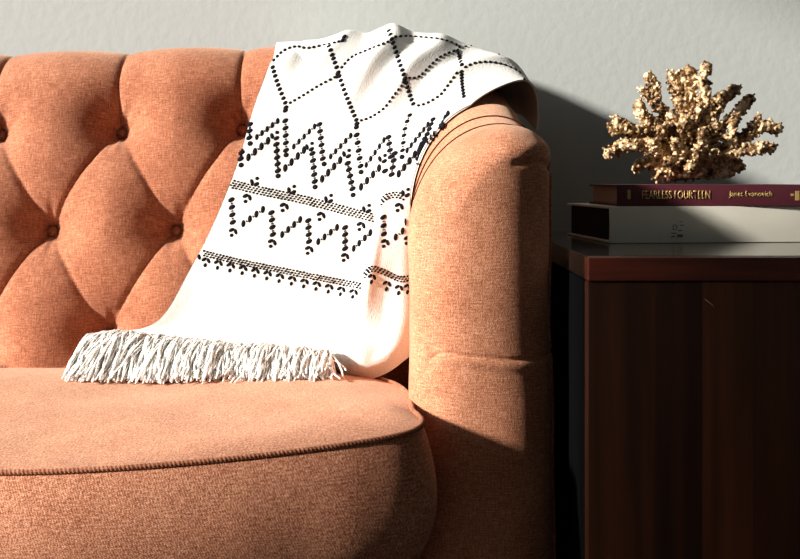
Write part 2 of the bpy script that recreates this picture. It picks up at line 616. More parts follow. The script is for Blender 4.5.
# left arm: the same arm mirrored about the sofa's middle
a2 = arm.copy(); COL.objects.link(a2); a2.parent = sofa
a2.matrix_parent_inverse = arm.matrix_parent_inverse.copy(); a2.location = (2 * XC, 0, 0); a2.scale = (-1, 1, 1)
as2 = seam.copy(); COL.objects.link(as2); as2.parent = a2
ap2 = arm_piping.copy(); COL.objects.link(ap2); ap2.parent = a2
# base rail and feet
V, Fc = box(-1.68, 0.02, 1.165, 1.70, 0.12, 0.355)
base_rail = mesh_obj('base_rail', V, Fc, M_rust, sofa, [(v[0] + v[1], v[2]) for v in V], smooth=False)
bevel(base_rail, 0.01)
M_foot = simple('dark_foot_wood', srgb(52, 30, 20), 0.4, 0.5, 0, 30, 0.3)
for fx in (0.10, -1.76):
    for fy in (1.27, 1.66):
        pts = [(fx, fy, 0.0), (fx, fy, 0.02), (fx, fy, 0.105)]
        V, Fc = tube(pts, [0.020, 0.022, 0.032], 16)
        mesh_obj('foot', V, Fc, M_foot, sofa)

# ------------------------------------------------------------------ THROW BLANKET
# control net: rows run from the hem on the seat up and over the back, columns left to right
net = [
 # hem
 [(96,344,1.430),(128,337,1.435),(180,343,1.435),(232,350,1.425),(282,354,1.415),(326,360,1.405),(352,380,1.380),(384,374,1.375),(412,354,1.395)],
 [(108,338,1.442),(145,330,1.445),(192,333,1.440),(240,341,1.430),(288,345,1.418),(330,350,1.402),(356,362,1.365),(386,357,1.372),(413,343,1.395)],
 [(158,321,1.452),(188,319,1.450),(222,320,1.445),(262,328,1.435),(302,330,1.425),(336,332,1.415),(362,334,1.400),(388,336,1.385),(413,322,1.400)],
 [(190,270,1.458),(216,276,1.452),(246,281,1.447),(280,288,1.440),(314,293,1.432),(345,298,1.424),(366,290,1.404),(390,292,1.404),(413,292,1.412)],
 [(214,222,1.470),(238,228,1.465),(266,234,1.458),(296,241,1.450),(326,247,1.443),(353,252,1.436),(374,246,1.418),(394,246,1.416),(413,246,1.420)],
 [(238,162,1.490),(262,169,1.484),(288,175,1.478),(315,181,1.470),(342,187,1.460),(366,190,1.448),(386,188,1.438),(402,190,1.430),(416,195,1.426)],
 [(253,110,1.515),(277,117,1.508),(302,122,1.500),(328,127,1.490),(354,131,1.480),(380,134,1.470),(404,137,1.458),(424,142,1.447),(442,140,1.432)],
 [(264,80,1.535),(290,84,1.526),(316,84,1.516),(344,86,1.504),(370,88,1.494),(396,90,1.484),(420,93,1.474),(446,98,1.464),(470,106,1.445)],
 [(270,65,1.548),(298,64,1.540),(326,62,1.530),(354,60,1.520),(382,60,1.512),(408,64,1.503),(436,68,1.495),(466,76,1.482),(500,87,1.462)],
 [(275,56,1.575),(304,52,1.575),(336,46,1.570),(366,42,1.565),(396,40,1.560),(426,46,1.553),(458,53,1.540),(494,63,1.520),(525,80,1.480)],
 [(279,50,1.635),(308,44,1.640),(343,33.5,1.645),(368,33,1.645),(391,27,1.645),(424,33,1.640),(461,43,1.630),(512,62,1.590),(536,92,1.510)],
 [(292,56,1.730),(316,48,1.735),(344,42,1.735),(368,42,1.735),(391,38,1.735),(424,42,1.735),(462,54,1.730),(516,78,1.660),(539,112,1.540)],
 [(296,110,1.758),(320,110,1.758),(344,105,1.758),(368,105,1.758),(391,100,1.758),(424,105,1.758),(462,112,1.758),(514,112,1.720),(537,130,1.540)],
]
CN = np.array([[at(*p) for p in row] for row in net])
NR, NCc = CN.shape[:2]
nu, nv = 300, 360
tu = np.linspace(0, NCc - 1, nu)
tv = np.linspace(0, NR - 1, nv)
A = np.stack([catmull(CN[i], tu) for i in range(NR)])            # NR, nu, 3
B = np.stack([catmull(A[:, j], tv) for j in range(nu)], axis=1)  # nv, nu, 3
TU, TV = np.meshgrid(tu, tv)
Nn = grid_normals(B)
if Nn[150, 100, 1] > 0: Nn = -Nn
d = np.zeros(TU.shape)
# soft drape folds near the top, running down from the ridge
def fold(u0, v0, u1, v1, amp, w):
    global d
    t = np.clip(((TU - u0) * (u1 - u0) + (TV - v0) * (v1 - v0)) / ((u1 - u0) ** 2 + (v1 - v0) ** 2), 0, 1)
    dd = np.hypot(TU - u0 - t * (u1 - u0), TV - v0 - t * (v1 - v0))
    d = d + amp * np.exp(-(dd / w) ** 2) * np.sin(math.pi * np.clip(0.08 + 0.92 * t, 0, 1)) ** 0.7
fold(0.8, 10.6, 0.5, 7.5, 0.006, 0.30)
fold(1.3, 10.4, 1.1, 7.0, -0.005, 0.30)
fold(2.3, 10.4, 1.6, 6.6, 0.006, 0.28)
fold(3.0, 10.4, 2.6, 6.2, -0.005, 0.30)
fold(4.2, 10.6, 3.3, 6.2, 0.007, 0.28)
fold(4.8, 10.4, 4.0, 6.4, -0.006, 0.28)
fold(5.6, 10.4, 4.8, 6.0, 0.008, 0.30)
fold(6.3, 10.0, 5.7, 6.4, -0.006, 0.30)
fold(7.0, 9.8, 6.4, 7.0, 0.005, 0.30)
# the pleat beside the arm and the fold that swings out at the seat
fold(5.75, 5.0, 5.70, 2.4, -0.006, 0.20)
fold(6.10, 4.8, 6.05, 1.8, 0.006, 0.24)
fold(6.9, 3.0, 6.5, 0.8, -0.008, 0.35)
fold(7.6, 4.4, 7.5, 1.0, 0.003, 0.35)
fold(6.6, 5.6, 7.6, 6.6, 0.004, 0.25)
# gentle waves above the hem
d += 0.0022 * np.sin(TU * 3.1 + 1.1 * TV) * smooth(4.0, 1.0, TV) * smooth(6.0, 5.0, TU)
d += 0.0012 * np.sin(TU * 2.3 - 0.7 * TV + 1) * np.sin(TV * 1.9)
B = B + Nn * d[..., None]
bv_back = BVHTree.FromPolygons([Vector(v) for v in P.reshape(-1, 3)], grid_faces(ns, nx))
bv_arm = BVHTree.FromPolygons([Vector(v) for v in aP.reshape(-1, 3)], grid_faces(aP.shape[0], an))
cen_back = Vector((0, 1.64, 0))
def orient_out(bv, p, kind):
    loc, n, i, dist = bv.find_nearest(p, 0.12)
    if loc is None: return None
    c = Vector((loc.x, 1.62, min(loc.z, 0.86))) if kind == 'b' else Vector((0.097, max(loc.y, 1.26), min(loc.z, 0.80)))
    if n.dot(loc - c) < 0: n = -n
    return loc, n
CL = 0.0045
for it in range(3):
    for i in range(nv):
        for j in range(nu):
            p = Vector(B[i, j])
            for bv, kd in ((bv_back, 'b'), (bv_arm, 'a')):
                if kd == 'b' and p.x > 0.06: continue
                if kd == 'a' and p.x < -0.02: continue
                q = orient_out(bv, p, kd)
                if q is None: continue
                loc, n = q
                if (p - loc).dot(n) < CL:
                    p = loc + n * CL if it == 2 else p + n * (CL - (p - loc).dot(n))
            B[i, j] = p
    if it < 2:
        for _ in range(3):
            C_ = B.copy()
            C_[1:-1, 1:-1] = 0.5 * B[1:-1, 1:-1] + 0.125 * (B[:-2, 1:-1] + B[2:, 1:-1] + B[1:-1, :-2] + B[1:-1, 2:])
            B = C_
Nn = grid_normals(B)
if Nn[150, 100, 1] > 0: Nn = -Nn
TH = 0.0028
front = B + Nn * TH / 2
rear = B - Nn * TH / 2
Vf = front.reshape(-1, 3)
tV = np.vstack([Vf, rear.reshape(-1, 3)])
off = nu * nv
g0 = grid_faces(nv, nu)
g1 = [tuple(reversed([i + off for i in f])) for f in g0]
# orientation check so the front faces the room
a_, b_, c_, d_ = g0[150 * (nu - 1) + 100]
nn = np.cross(tV[b_] - tV[a_], tV[c_] - tV[a_])
if np.dot(nn, Nn[150, 100]) < 0:
    g0 = [tuple(reversed(f)) for f in g0]; g1 = [tuple(reversed(f)) for f in g1]
rim = []
loop = [j for j in range(nu)] + [i * nu + nu - 1 for i in range(1, nv)] + [(nv - 1) * nu + j for j in reversed(range(nu - 1))] + [i * nu for i in reversed(range(1, nv - 1))]
for k in range(len(loop)):
    a, b = loop[k], loop[(k + 1) % len(loop)]
    rim.append((a, b, b + off, a + off))
tF = g0 + g1 + rim
tUV = np.vstack([np.stack([TU * 0.05, TV * 0.05], -1).reshape(-1, 2)] * 2)
tM = [0] * len(tF)

bvh = BVHTree.FromPolygons([Vector(v) for v in Vf], g0)
def hit(px, py):
    dirv = (Vector(at(px, py, 1.0)) - CAM).normalized()
    loc, nor, idx, dist = bvh.ray_cast(CAM, dirv)
    return loc, nor

stV, stF, stUV = [], [], []
def stitch(px, py, ang, hl, hw, lift=0.0014):
    """one raised yarn stitch lying on the knit; ang is its direction on the cloth seen from the front"""
    p, n = hit(px, py)
    if p is None: return
    if n.dot(CAM - p) < 0: n = -n
    ex = Vector((1, 0, 0)); ez = Vector((0, 0, 1))
    t1 = ex * math.cos(ang) + ez * math.sin(ang)
    view = (p - CAM).normalized()
    def onplane(v):
        dn = n.dot(view)
        if abs(dn) < 0.12: dn = 0.12 if dn > 0 else -0.12
        w = v - view * (n.dot(v) / dn)
        if w.length > 2.2 * v.length: w = w * (2.2 * v.length / w.length)
        return w
    k = p.y / F
    a = onplane(t1 * hl * k)
    t2 = -ex * math.sin(ang) + ez * math.cos(ang)
    b = onplane(t2 * hw * k)
    o = len(stV)
    for (rad, lf) in ((1.0, -0.0008), (0.95, 0.0006), (0.6, lift)):
        for q in range(10):
            th = 2 * math.pi * q / 10
            stV.append(p + a * (rad * math.cos(th)) + b * (rad * math.sin(th)) + n * lf)
    stV.append(p + n * lift * 1.15)
    for ring in range(2):
        for q in range(10):
            stF.append((o + ring * 10 + q, o + ring * 10 + (q + 1) % 10, o + ring * 10 + 10 + (q + 1) % 10, o + ring * 10 + 10 + q))
    for q in range(10):
        stF.append((o + 20 + q, o + 20 + (q + 1) % 10, o + 30))

def walk(pts, step, start=0.0):
    pts = np.array(pts, float)
    L = np.r_[0, np.cumsum(np.linalg.norm(np.diff(pts, axis=0), axis=1))]
    n = max(1, int(round((L[-1] - start) / step)))
    s = start + (np.arange(n) + 0.5) * (L[-1] - start) / n
    t = np.interp(s, L, np.arange(len(L)))
    q = catmull(pts, t) if len(pts) > 2 else np.stack([np.interp(t, [0, 1], pts[:, 0]), np.interp(t, [0, 1], pts[:, 1])], -1)
    e = 0.02
    t2 = np.clip(t + e, 0, len(L) - 1); t1 = np.clip(t - e, 0, len(L) - 1)
    f = (lambda tt: catmull(pts, tt)) if len(pts) > 2 else (lambda tt: np.stack([np.interp(tt, [0, 1], pts[:, 0]), np.interp(tt, [0, 1], pts[:, 1])], -1))
    dd = f(t2) - f(t1)
    return [(x, y, math.atan2(-dy, dx)) for (x, y), (dx, dy) in zip(q, dd)]

def dots(pts, step=5.0, hl=1.8, hw=1.35):
    for x, y, a in walk(pts, step): stitch(x, y, a, hl, hw)
def thick(pts, step=4.6, hl=2.7, hw=1.75):
    for x, y, a in walk(pts, step): stitch(x, y, math.radians(35), hl, hw)
def vert(pts, step=7.3, big=1.0):
    w = walk(pts, step)
    for x, y, a in w: stitch(x, y, math.radians(33), 3.6 * big, 2.15 * big)
    for (x, y, a), (x2, y2, _) in zip(w[:-1], w[1:]):
        stitch((x + x2) / 2, (y + y2) / 2, math.radians(35), 1.3 * big, 0.55)
def diag(pts, step=8.0, big=1.0):
    w = walk(pts, step)
    for x, y, a in w: stitch(x, y, math.radians(82), 3.9 * big, 2.05 * big)
    for (x, y, a), (x2, y2, _) in zip(w[:-1], w[1:]):
        stitch((x + x2) / 2, (y + y2) / 2, math.radians(105), 1.2 * big, 0.55)
def dot(x, y, r=2.5): stitch(x, y, 0.6, r, r * 0.85)
def crown(x, y):
    dot(x + 3.0, y - 4.6, 2.1); stitch(x - 2.2, y - 1, math.radians(100), 3.2, 1.9); stitch(x + 2.3, y + 1.2, math.radians(35), 3.3, 1.9)
def anchor(x, y, s=1.0):
    stitch(x - 1.6 * s, y - 2.2 * s, math.radians(30), 3.4 * s, 1.9 * s); stitch(x + 2.6 * s, y - 0.4 * s, math.radians(105), 3.4 * s, 1.8 * s); dot(x - 1.6 * s, y + 3.4 * s, 2.2 * s)
fr2 = random.Random(3)
def band(pts, rows, gap, step, r=1.1):
    P0 = np.array(pts, float)
    for q in range(rows):
        sh = (q - (rows - 1) / 2) * gap
        L = np.r_[0, np.cumsum(np.linalg.norm(np.diff(P0, axis=0), axis=1))]
        sv = np.arange((0.25 + 0.5 * (q % 2)) * step, L[-1], step)
        for x, y in catmull(P0, np.interp(sv, L, np.arange(len(L)))):
            k_ = fr2.uniform(0.85, 1.15)
            stitch(x + fr2.uniform(-.2, .2), y + sh + fr2.uniform(-.2, .2), math.radians(30), r * 1.15 * k_, r * 0.9 * k_)

# diamond net
for pl in ([(272,65),(277,82),(286,105)], [(328,44),(332,55),(338,72),(347,98),(357,122)], [(388,29),(391,37),(398,58),(405,79),(409,93),(414,106)],
           [(345,35),(342,42)]):
    thick(pl)
thick([(286,106),(285,112)], 3, 3, 2); thick([(338,72),(337,78)], 3, 2.8, 2); thick([(357,122),(356,129)], 3, 3, 2.1); thick([(405,78),(404,83)], 3, 2.8, 2)
for pl in ([(455,43.5),(461,48)], [(457,49),(459,56),(462,66)], [(461,70),(462,84),(464,98)]):
    thick(pl, 3.0, 2.3, 1.5)
for pl in ([(272,62),(283,51),(296,46.5),(308,48),(328,44),(341,41)], [(288,104),(302,96),(318,86),(337,76)],
           [(340,69),(352,57),(370,49),(390,41)], [(359,121),(371,117),(384,108),(394,95),(403,84)],
           [(407,78),(418,77),(428,68),(440,57),(456,50)], [(416,106),(427,103),(440,95),(448,85),(458,71)],
           [(463,68),(475,63),(490,62),(505,65),(518,71),(521,74)], [(393,37),(406,36),(420,37),(440,39),(454,43)], [(463,46.5),(480,46),(492,50),(501,56)],
           [(527,70),(529,76),(522,80)]):
    dots(pl)
# upper zigzag
for a, b in (((250,121),(249,141)), ((285,117),(286,154)), ((319,121),(323,162)), ((356,131),(361,170)), ((388,134),(391,160))):
    vert([a, b])
for a, b in (((254,139),(280,119)), ((291,149),(317,124)), ((328,159),(353,133)), ((364,168),(386,137)), ((405,153),(430,122))):
    diag([a, b], 7.2, 0.85)
vert([(411,112),(405,128),(402,154)], 7, 0.8)
for x, y in ((250,143.5),(286,155),(324,164),(361,172),(402,157)): dot(x, y, 2.9)
# lower zigzag
for a, b in (((243,143),(240,162)), ((276,141),(278,174)), ((312,150),(315,185)), ((347,160),(353,192)), ((384,166),(386,176)), ((395,150),(391,178))):
    vert([a, b], 6.9, 1.05)
for a, b in (((245,160),(271,138)), ((282,171),(307,147)), ((319,182),(343,157)), ((358,190),(382,165)), ((396,177),(428,138))):
    diag([a, b], 7.8, 1.1)
for x, y in ((241,165),(278,176),(315,187),(353,195)): dot(x, y, 2.9)
for x, y in ((274,137),(309,148),(346,155),(382,160)): crown(x, y)
vert([(434,117),(428,132),(420,148),(416,172)], 5.2, 0.9)
diag([(420,150),(430,138),(440,126),(449,112)], 5, 1.0)
diag([(434,140),(439,130),(443,122)], 4.4, 1.25); diag([(440,148),(443,138),(446,126)], 4.6, 1.3)
# band with crowns and its zigzag
band([(230,183.5),(262,191),(300,199),(340,209),(374,218)], 4, 2.4, 3.6)
band([(381,203),(386,197),(396,195),(404,197)], 3, 2.5, 3.5)
for x, y in ((254,183),(291,191),(328,200),(366,210),(405,194)): crown(x, y)
for x, y in ((247,198),(284,207),(321,216),(361,226),(399,207)): anchor(x, y)
for a, b in (((231,196),(233,226)), ((271,209),(273,238)), ((308,217),(309,245)), ((345,224),(345,252)), ((383,213),(384,238))):
    vert([a, b], 7.4, 1.05)
for a, b in (((240,226),(266,207)), ((279,237),(303,217)), ((315,244),(340,225)), ((351,251),(373,230)), ((392,240),(406,228))):
    diag([a, b], 8.0, 1.0)
for x, y in ((233,232),(272,243),(309,250),(345,257),(385,243),(408,240)): anchor(x, y, 0.95)
stitch(223, 195, math.radians(100), 3.0, 1.8); stitch(219, 203, math.radians(100), 3, 1.8)
for x, y in ((418,185),(423,177),(413,200),(415,208),(411,196)): stitch(x, y, math.radians(60), 3.4, 2.0)
stitch(405.5, 222, math.radians(95), 4, 1.1); stitch(413, 230, math.radians(95), 3.6, 1.2)
# lower band with hanging points
band([(203,253),(240,262),(280,270),(320,278),(361,286)], 3, 2.3, 3.4)
band([(364,276),(369,270),(376,269),(388,274),(400,279),(411,278)], 3, 2.3, 3.4)
for k in range(13):
    x = 206 + 12.3 * k; y = 260.5 + (x - 206) * 0.215
    stitch(x - 2, y - 1.2, math.radians(35), 3.0, 1.6); stitch(x + 2.4, y + 0.2, math.radians(110), 3.0, 1.6); stitch(x - 1.0, y + 4.6, math.radians(70), 2.3, 1.5)
for x, y in ((372,277),(387,284),(399,288),(408,287)):
    stitch(x - 2, y - 1.2, math.radians(35), 3.0, 1.6); stitch(x + 2.4, y + 0.2, math.radians(110), 3.0, 1.6); stitch(x - 0.6, y + 5.0, math.radians(70), 2.6, 1.6)
stitch(199, 257, math.radians(100), 3, 1.6)

o = len(tV)
allV = [tuple(v) for v in tV] + [tuple(v) for v in stV]
allF = tF + [tuple(i + o for i in f) for f in stF]
allM = tM + [1] * len(stF)
allUV = np.vstack([tUV, np.zeros((len(stV), 2))])
throw = mesh_obj('throw_blanket', allV, allF, [M_blanket, M_black], None, allUV, True, allM)
props(throw, 'white knitted throw with black zigzag stitching draped over the sofa back and seat', 'blanket')

# fringe -------------------------------------------------------
fr = []
hem = B[0]
fr_rng = random.Random(11)
n_t = 62
def seat_z(x, y): return float(welt_z(x, y)) + 0.0155
for k in range(n_t):
    tt = 0.06 + 5.12 * (k + 0.5) / n_t
    j = tt / (NCc - 1) * (nu - 1)
    p = Vector(hem[int(round(j))]) + Vector((0, -0.002, 0.003 + fr_rng.uniform(0, 0.004)))
    # tassel direction: out to the left at the left corner, forward elsewhere
    lean = -0.006 - 0.022 * max(0, 1 - tt / 1.8) + fr_rng.uniform(-0.012, 0.010)
    # where the tips reach
    ty = 1.335 - 0.0040 * (tt) + fr_rng.uniform(-0.014, 0.014)
    if tt < 0.8: ty += 0.016 * (0.8 - tt) / 0.8
    # a small knot
    V, Fc = sphere_mesh(p.x, p.y, p.z, 0.0030, 0.0030, 0.0032, 8, 6)
    fr.append((V, Fc))
    for q in range(44):
        wild = fr_rng.random() < 0.18
        jx = fr_rng.gauss(0, 0.010 if not wild else 0.020); jy = fr_rng.uniform(-0.012, 0.030)
        ex = max(p.x + lean + jx, -0.448 + fr_rng.uniform(0, 0.012))
        ey = ty + jy
        ez = seat_z(ex, ey) + 0.0015 + abs(fr_rng.gauss(0, 0.004))
        hump = fr_rng.uniform(0.000, 0.020)
        w1, w2 = fr_rng.uniform(-0.007, 0.007), fr_rng.uniform(-0.0035, 0.0035)
        ph = fr_rng.uniform(0, 6.3)
        pts = []
        for f in (0, 0.12, 0.25, 0.38, 0.5, 0.62, 0.74, 0.86, 1.0):
            x = p.x + (ex - p.x) * f + w1 * math.sin(math.pi * f) + w2 * math.sin(9 * f + ph) * f
            y = p.y + (ey - p.y) * f + 0.004 * math.sin(7 * f + ph) * f
            z = p.z + (ez - p.z) * (f ** 1.2) + hump * math.sin(math.pi * f) + 0.002 * math.sin(11 * f + 2 * ph) * f
            z = max(z, seat_z(x, y) + 0.0012)
            pts.append((x, y, z))
        V, Fc = tube(pts, [0.0010, 0.0011, 0.0012, 0.0012, 0.0012, 0.0012, 0.0013, 0.0014, 0.0011], 5)
        fr.append((V, Fc))
V, Fc = merge(fr)
fringe = mesh_obj('fringe', V, Fc, M_fringe, throw)
fringe.matrix_parent_inverse = Matrix()
props(fringe, 'shaggy white yarn fringe', kind='stuff')

# ------------------------------------------------------------------ SIDE CABINET
def wood(name, cols, stretch, rough, spec=0.5, coat=0.0, boards=None):
    M = NT(name)
    tc = M.n('ShaderNodeTexCoord').outputs['Object']
    n1 = M.noise(M.mapping(tc, stretch), 1.0, 5, 0.6)
    c = M.ramp(n1, [(0.32, cols[0]), (0.5, cols[1]), (0.68, cols[2])])
    if boards:
        sep = M.n('ShaderNodeSeparateXYZ'); M.l(tc, sep.inputs[0])
        r = M.n('ShaderNodeValToRGB'); r.color_ramp.interpolation = 'CONSTANT'
        el = r.color_ramp.elements
        while len(el) < len(boards): el.new(0.5)
        for e, (p_, v_) in zip(el, boards):
            e.position = p_; e.color = (v_, v_, v_, 1)
        M.l(sep.outputs[0], r.inputs[0])
        mx = M.n('ShaderNodeMix', data_type='RGBA', blend_type='MULTIPLY')
        mx.inputs[0].default_value = 1
        M.l(c, mx.inputs[6]); M.l(r.outputs[0], mx.inputs[7])
        c = mx.outputs[2]
    M.l(c, M.b.inputs['Base Color'])
    M.b.inputs['Roughness'].default_value = rough
    M.b.inputs['Specular IOR Level'].default_value = spec
    M.b.inputs['Coat Weight'].default_value = coat
    M.b.inputs['Coat Roughness'].default_value = 0.12
    M.bump(n1, 0.0006, 0.5)
    return M.m
CX0, CX1, CY0, CY1, CZ = 0.2034, 1.06, 1.082, 1.62, 0.6867
M_cab = wood('walnut_boards', (srgb(76, 40, 23), srgb(98, 52, 29), srgb(120, 66, 38)), (45, 45, 2), 0.42, 0.4, 0.1,
             [(0.0, 0.40), (CX0 + 0.071, 0.30), (CX0 + 0.1235, 1.0), (CX0 + 0.176, 0.62), (CX0 + 0.25, 0.9), (CX0 + 0.33, 0.6), (CX0 + 0.42, 0.95), (CX0 + 0.52, 0.5), (CX0 + 0.63, 0.8)])
M_edge = wood('mahogany_edge', (srgb(80, 34, 22), srgb(98, 42, 27), srgb(114, 50, 33)), (4, 60, 60), 0.35, 0.4, 0.15)
M_top = wood('polished_dark_top', (srgb(30, 22, 18), srgb(42, 30, 24), srgb(54, 38, 30)), (4, 60, 60), 0.18, 0.5, 0.6)
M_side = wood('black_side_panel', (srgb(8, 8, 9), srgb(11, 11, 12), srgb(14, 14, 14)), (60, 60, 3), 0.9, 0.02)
cab = empty('side_cabinet', ((CX0 + CX1) / 2, 1.3, 0))
props(cab, 'dark walnut side cabinet with reddish top edge beside the sofa arm', 'cabinet')
def part_box(name, b, m, par, bw=0.0012, seg=2):
    V, Fc = box(*b)
    o = mesh_obj(name, V, Fc, m, par, None, smooth=False)
    if bw: bevel(o, bw, seg)
    return o
part_box('tabletop', (CX0, CX1, CY0 + 0.018, CY1, CZ - 0.026, CZ), M_top, cab)
part_box('edge_strip', (CX0, CX1, CY0, CY0 + 0.0175, CZ - 0.0265, CZ - 0.0005), M_edge, cab, 0.0015)
part_box('front_panel', (CX0 + 0.0005, CX1, CY0 + 0.003, CY0 + 0.022, 0.10, CZ - 0.0275), M_cab, cab, 0.0008)
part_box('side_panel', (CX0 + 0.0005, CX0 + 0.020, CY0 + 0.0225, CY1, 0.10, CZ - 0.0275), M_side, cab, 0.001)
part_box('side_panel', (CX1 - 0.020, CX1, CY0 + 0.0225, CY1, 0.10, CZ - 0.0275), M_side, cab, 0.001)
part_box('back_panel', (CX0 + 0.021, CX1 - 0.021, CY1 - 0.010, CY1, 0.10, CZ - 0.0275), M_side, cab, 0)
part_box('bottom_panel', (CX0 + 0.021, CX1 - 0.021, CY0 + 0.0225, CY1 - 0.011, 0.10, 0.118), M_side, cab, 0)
for lx in (CX0 + 0.05, CX1 - 0.05):
    for ly in (CY0 + 0.05, CY1 - 0.05):
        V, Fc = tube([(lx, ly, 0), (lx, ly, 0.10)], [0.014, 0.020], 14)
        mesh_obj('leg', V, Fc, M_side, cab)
# pale hair-thin scratch in the veneer
M_scr = simple('pale_scratch', srgb(196, 140, 100), 0.6)
scr = [at(704.5, 299, CY0 + 0.0027), at(708, 301.5, CY0 + 0.0024), at(712, 304.5, CY0 + 0.0024), at(714.5, 308, CY0 + 0.0027)]
V, Fc = tube(scr, [0.0002, 0.0006, 0.0006, 0.0002], 6)
mesh_obj('scratch', V, Fc, M_scr, cab)

# ------------------------------------------------------------------ BOOKS
M_mar = simple('maroon_cloth', srgb(88, 36, 46), 0.55, 0.4, 0, 120, 0.08, 900, 0.0002)
M_cream = simple('grey_cream_jacket', srgb(232, 228, 212), 0.5, 0.4, 0, 14, 0.05)
M_pages = NT('page_edges')
_tc = M_pages.n('ShaderNodeTexCoord').outputs['Object']
_n = M_pages.noise(M_pages.mapping(_tc, (3, 3, 1400)), 1.0, 2)
M_pages.l(M_pages.ramp(_n, [(0.3, srgb(150, 116, 92)), (0.7, srgb(190, 156, 128))]), M_pages.b.inputs['Base Color'])
M_pages.b.inputs['Roughness'].default_value = 0.85
M_pages = M_pages.m
M_dpages = simple('dark_page_edges', srgb(48, 42, 38), 0.8, 0.2)
M_gold = simple('gold_foil', srgb(214, 178, 110), 0.45, 0.5, 0.3)
M_grey = simple('grey_print', srgb(120, 112, 100), 0.7)

def book(name, w, dpt, h, rot, loc, mc, mp, round_spine):
    """hardcover lying flat, spine towards the room (-Y); origin at the front left bottom corner"""
    root = empty(name, loc)
    root.rotation_euler = (0, 0, rot)
    t = 0.0030
    # cover: C-shaped case (bottom board, spine, top board) as one swept section, spine gently rounded
    sec = []
    n = 10
    hh = h
    for i in range(n + 1):
        f = i / n
        sec.append((-round_spine * math.sin(math.pi * f), hh * f))
    outer = [(dpt, 0)] + [(0.008, 0)] + [(y, z) for y, z in sec] + [(0.008, hh), (dpt, hh)]
    inner = [(dpt, t)] + [(0.008, t)] + [(0.0028, t)] + [(y + 0.0028, t + (hh - 2 * t) * i / n) for i, (y, z) in enumerate(sec)][1:-1] + [(0.0028, hh - t), (0.008, hh - t), (dpt, hh - t)]
    m = min(len(outer), len(inner))
    V, Fc = [], []
    for x in (0, w):
        for y, z in outer: V.append((x, y, z))
        for y, z in inner: V.append((x, y, z))
    A, I = len(outer), len(inner)
    tot = A + I
    for i in range(A - 1): Fc.append((i, i + 1, tot + i + 1, tot + i))
    for i in range(I - 1): Fc.append((A + i + 1, A + i, tot + A + i, tot + A + i + 1))
    Fc.append((0, tot, tot + A, A)); Fc.append((A - 1, A + I - 1, tot + A + I - 1, tot + A - 1))
    for s_, sgn in ((0, 1), (tot, -1)):
        for i in range(A - 1):
            q = (s_ + i, s_ + A + i, s_ + A + i + 1, s_ + i + 1) if A == I else None
            if q: Fc.append(q if sgn > 0 else tuple(reversed(q)))
    c = mesh_obj('cover', V, Fc, mc, None, None, smooth=False)
    c.parent = root
    bevel(c, 0.0006, 2)
    V, Fc = box(0.005, w - 0.005, 0.004, dpt - 0.006, t + 0.0001, hh - t - 0.0001)
    p = mesh_obj('page_block', V, Fc, mp, None, None, smooth=False)
    p.parent = root
    return root, c

R1 = math.radians(-1.2)
BY = 1.310
# grey-cream book, its front left bottom corner
b1loc = at(609.5, 243.6, BY)
h1 = 0.0480
b1, c1 = book('book', 0.31, 0.205, h1, math.radians(6.0), (b1loc[0], BY, CZ + 0.0004), M_cream, M_dpages, 0.0015)
props(b1, 'thick pale grey hardcover book with faint worn spine print lying under the maroon one', 'book')
h2 = 0.0285
b2loc = at(617, 206, BY + 0.012)
b2, c2b = book('book', 0.268, 0.165, h2, math.radians(2.0), (b2loc[0], BY + 0.012, CZ + 0.0004 + h1 + 0.0003), M_mar, M_pages, 0.0010)
props(b2, 'maroon hardcover book with gold spine lettering lying directly beneath the coral', 'book')

def spine_text(name, body, x0, x1, z0, h, mat, root, y, bold=0.0):
    cu = bpy.data.curves.new(name, 'FONT')
    cu.body = body
    cu.size = 1
    cu.extrude = 0.0
    cu.offset = bold
    ob = bpy.data.objects.new(name, cu)
    COL.objects.link(ob)
    dg = bpy.context.evaluated_depsgraph_get()
    me = bpy.data.meshes.new_from_object(ob.evaluated_get(dg))
    COL.objects.unlink(ob); bpy.data.objects.remove(ob)
    co = np.array([v.co[:] for v in me.vertices])
    mn, mx_ = co.min(0), co.max(0)
    sx = (x1 - x0) / (mx_[0] - mn[0]); sz = h / (mx_[1] - mn[1])
    for v in me.vertices:
        v.co = (x0 + (v.co[0] - mn[0]) * sx, y, z0 + (v.co[1] - mn[1]) * sz)
    me.materials.clear(); me.materials.append(mat)
    o = bpy.data.objects.new(name, me)
    COL.objects.link(o)
    sm = o.modifiers.new('thickness', 'SOLIDIFY'); sm.thickness = 0.0003; sm.offset = 0
    o.parent = root
    return o
px2 = (BY + 0.012) / F
def bx(px): return (px - 617) * px2
spine_text('spine_title', 'FEARLESS FOURTEEN', bx(642), bx(711), 0.0095, 0.0112, M_gold, c2b, -0.0016, 0.006)
spine_text('spine_author', 'Janet Evanovich', bx(730), bx(774), 0.0105, 0.0095, M_gold, c2b, -0.0016, 0.006)
# the small gold emblem at the foot of the spine and the panel at its head
V, Fc = merge([box(bx(627), bx(630.6), -0.0017, -0.0009, 0.0100 + 0.0030 * i, 0.0100 + 0.0030 * i + 0.0019) for i in range(4)] +
              [box(bx(628.2), bx(629.6), -0.0017, -0.0009, 0.0090, 0.0220)])
mesh_obj('spine_emblem', V, Fc, M_gold, None, None, False).parent = c2b
V, Fc = merge([box(bx(793), bx(796), -0.0017, -0.0009, 0.0135, 0.0165), box(bx(797.5), bx(801.5), -0.0017, -0.0009, 0.0075, 0.0200)])
mesh_obj('spine_emblem', V, Fc, M_gold, None, None, False).parent = c2b
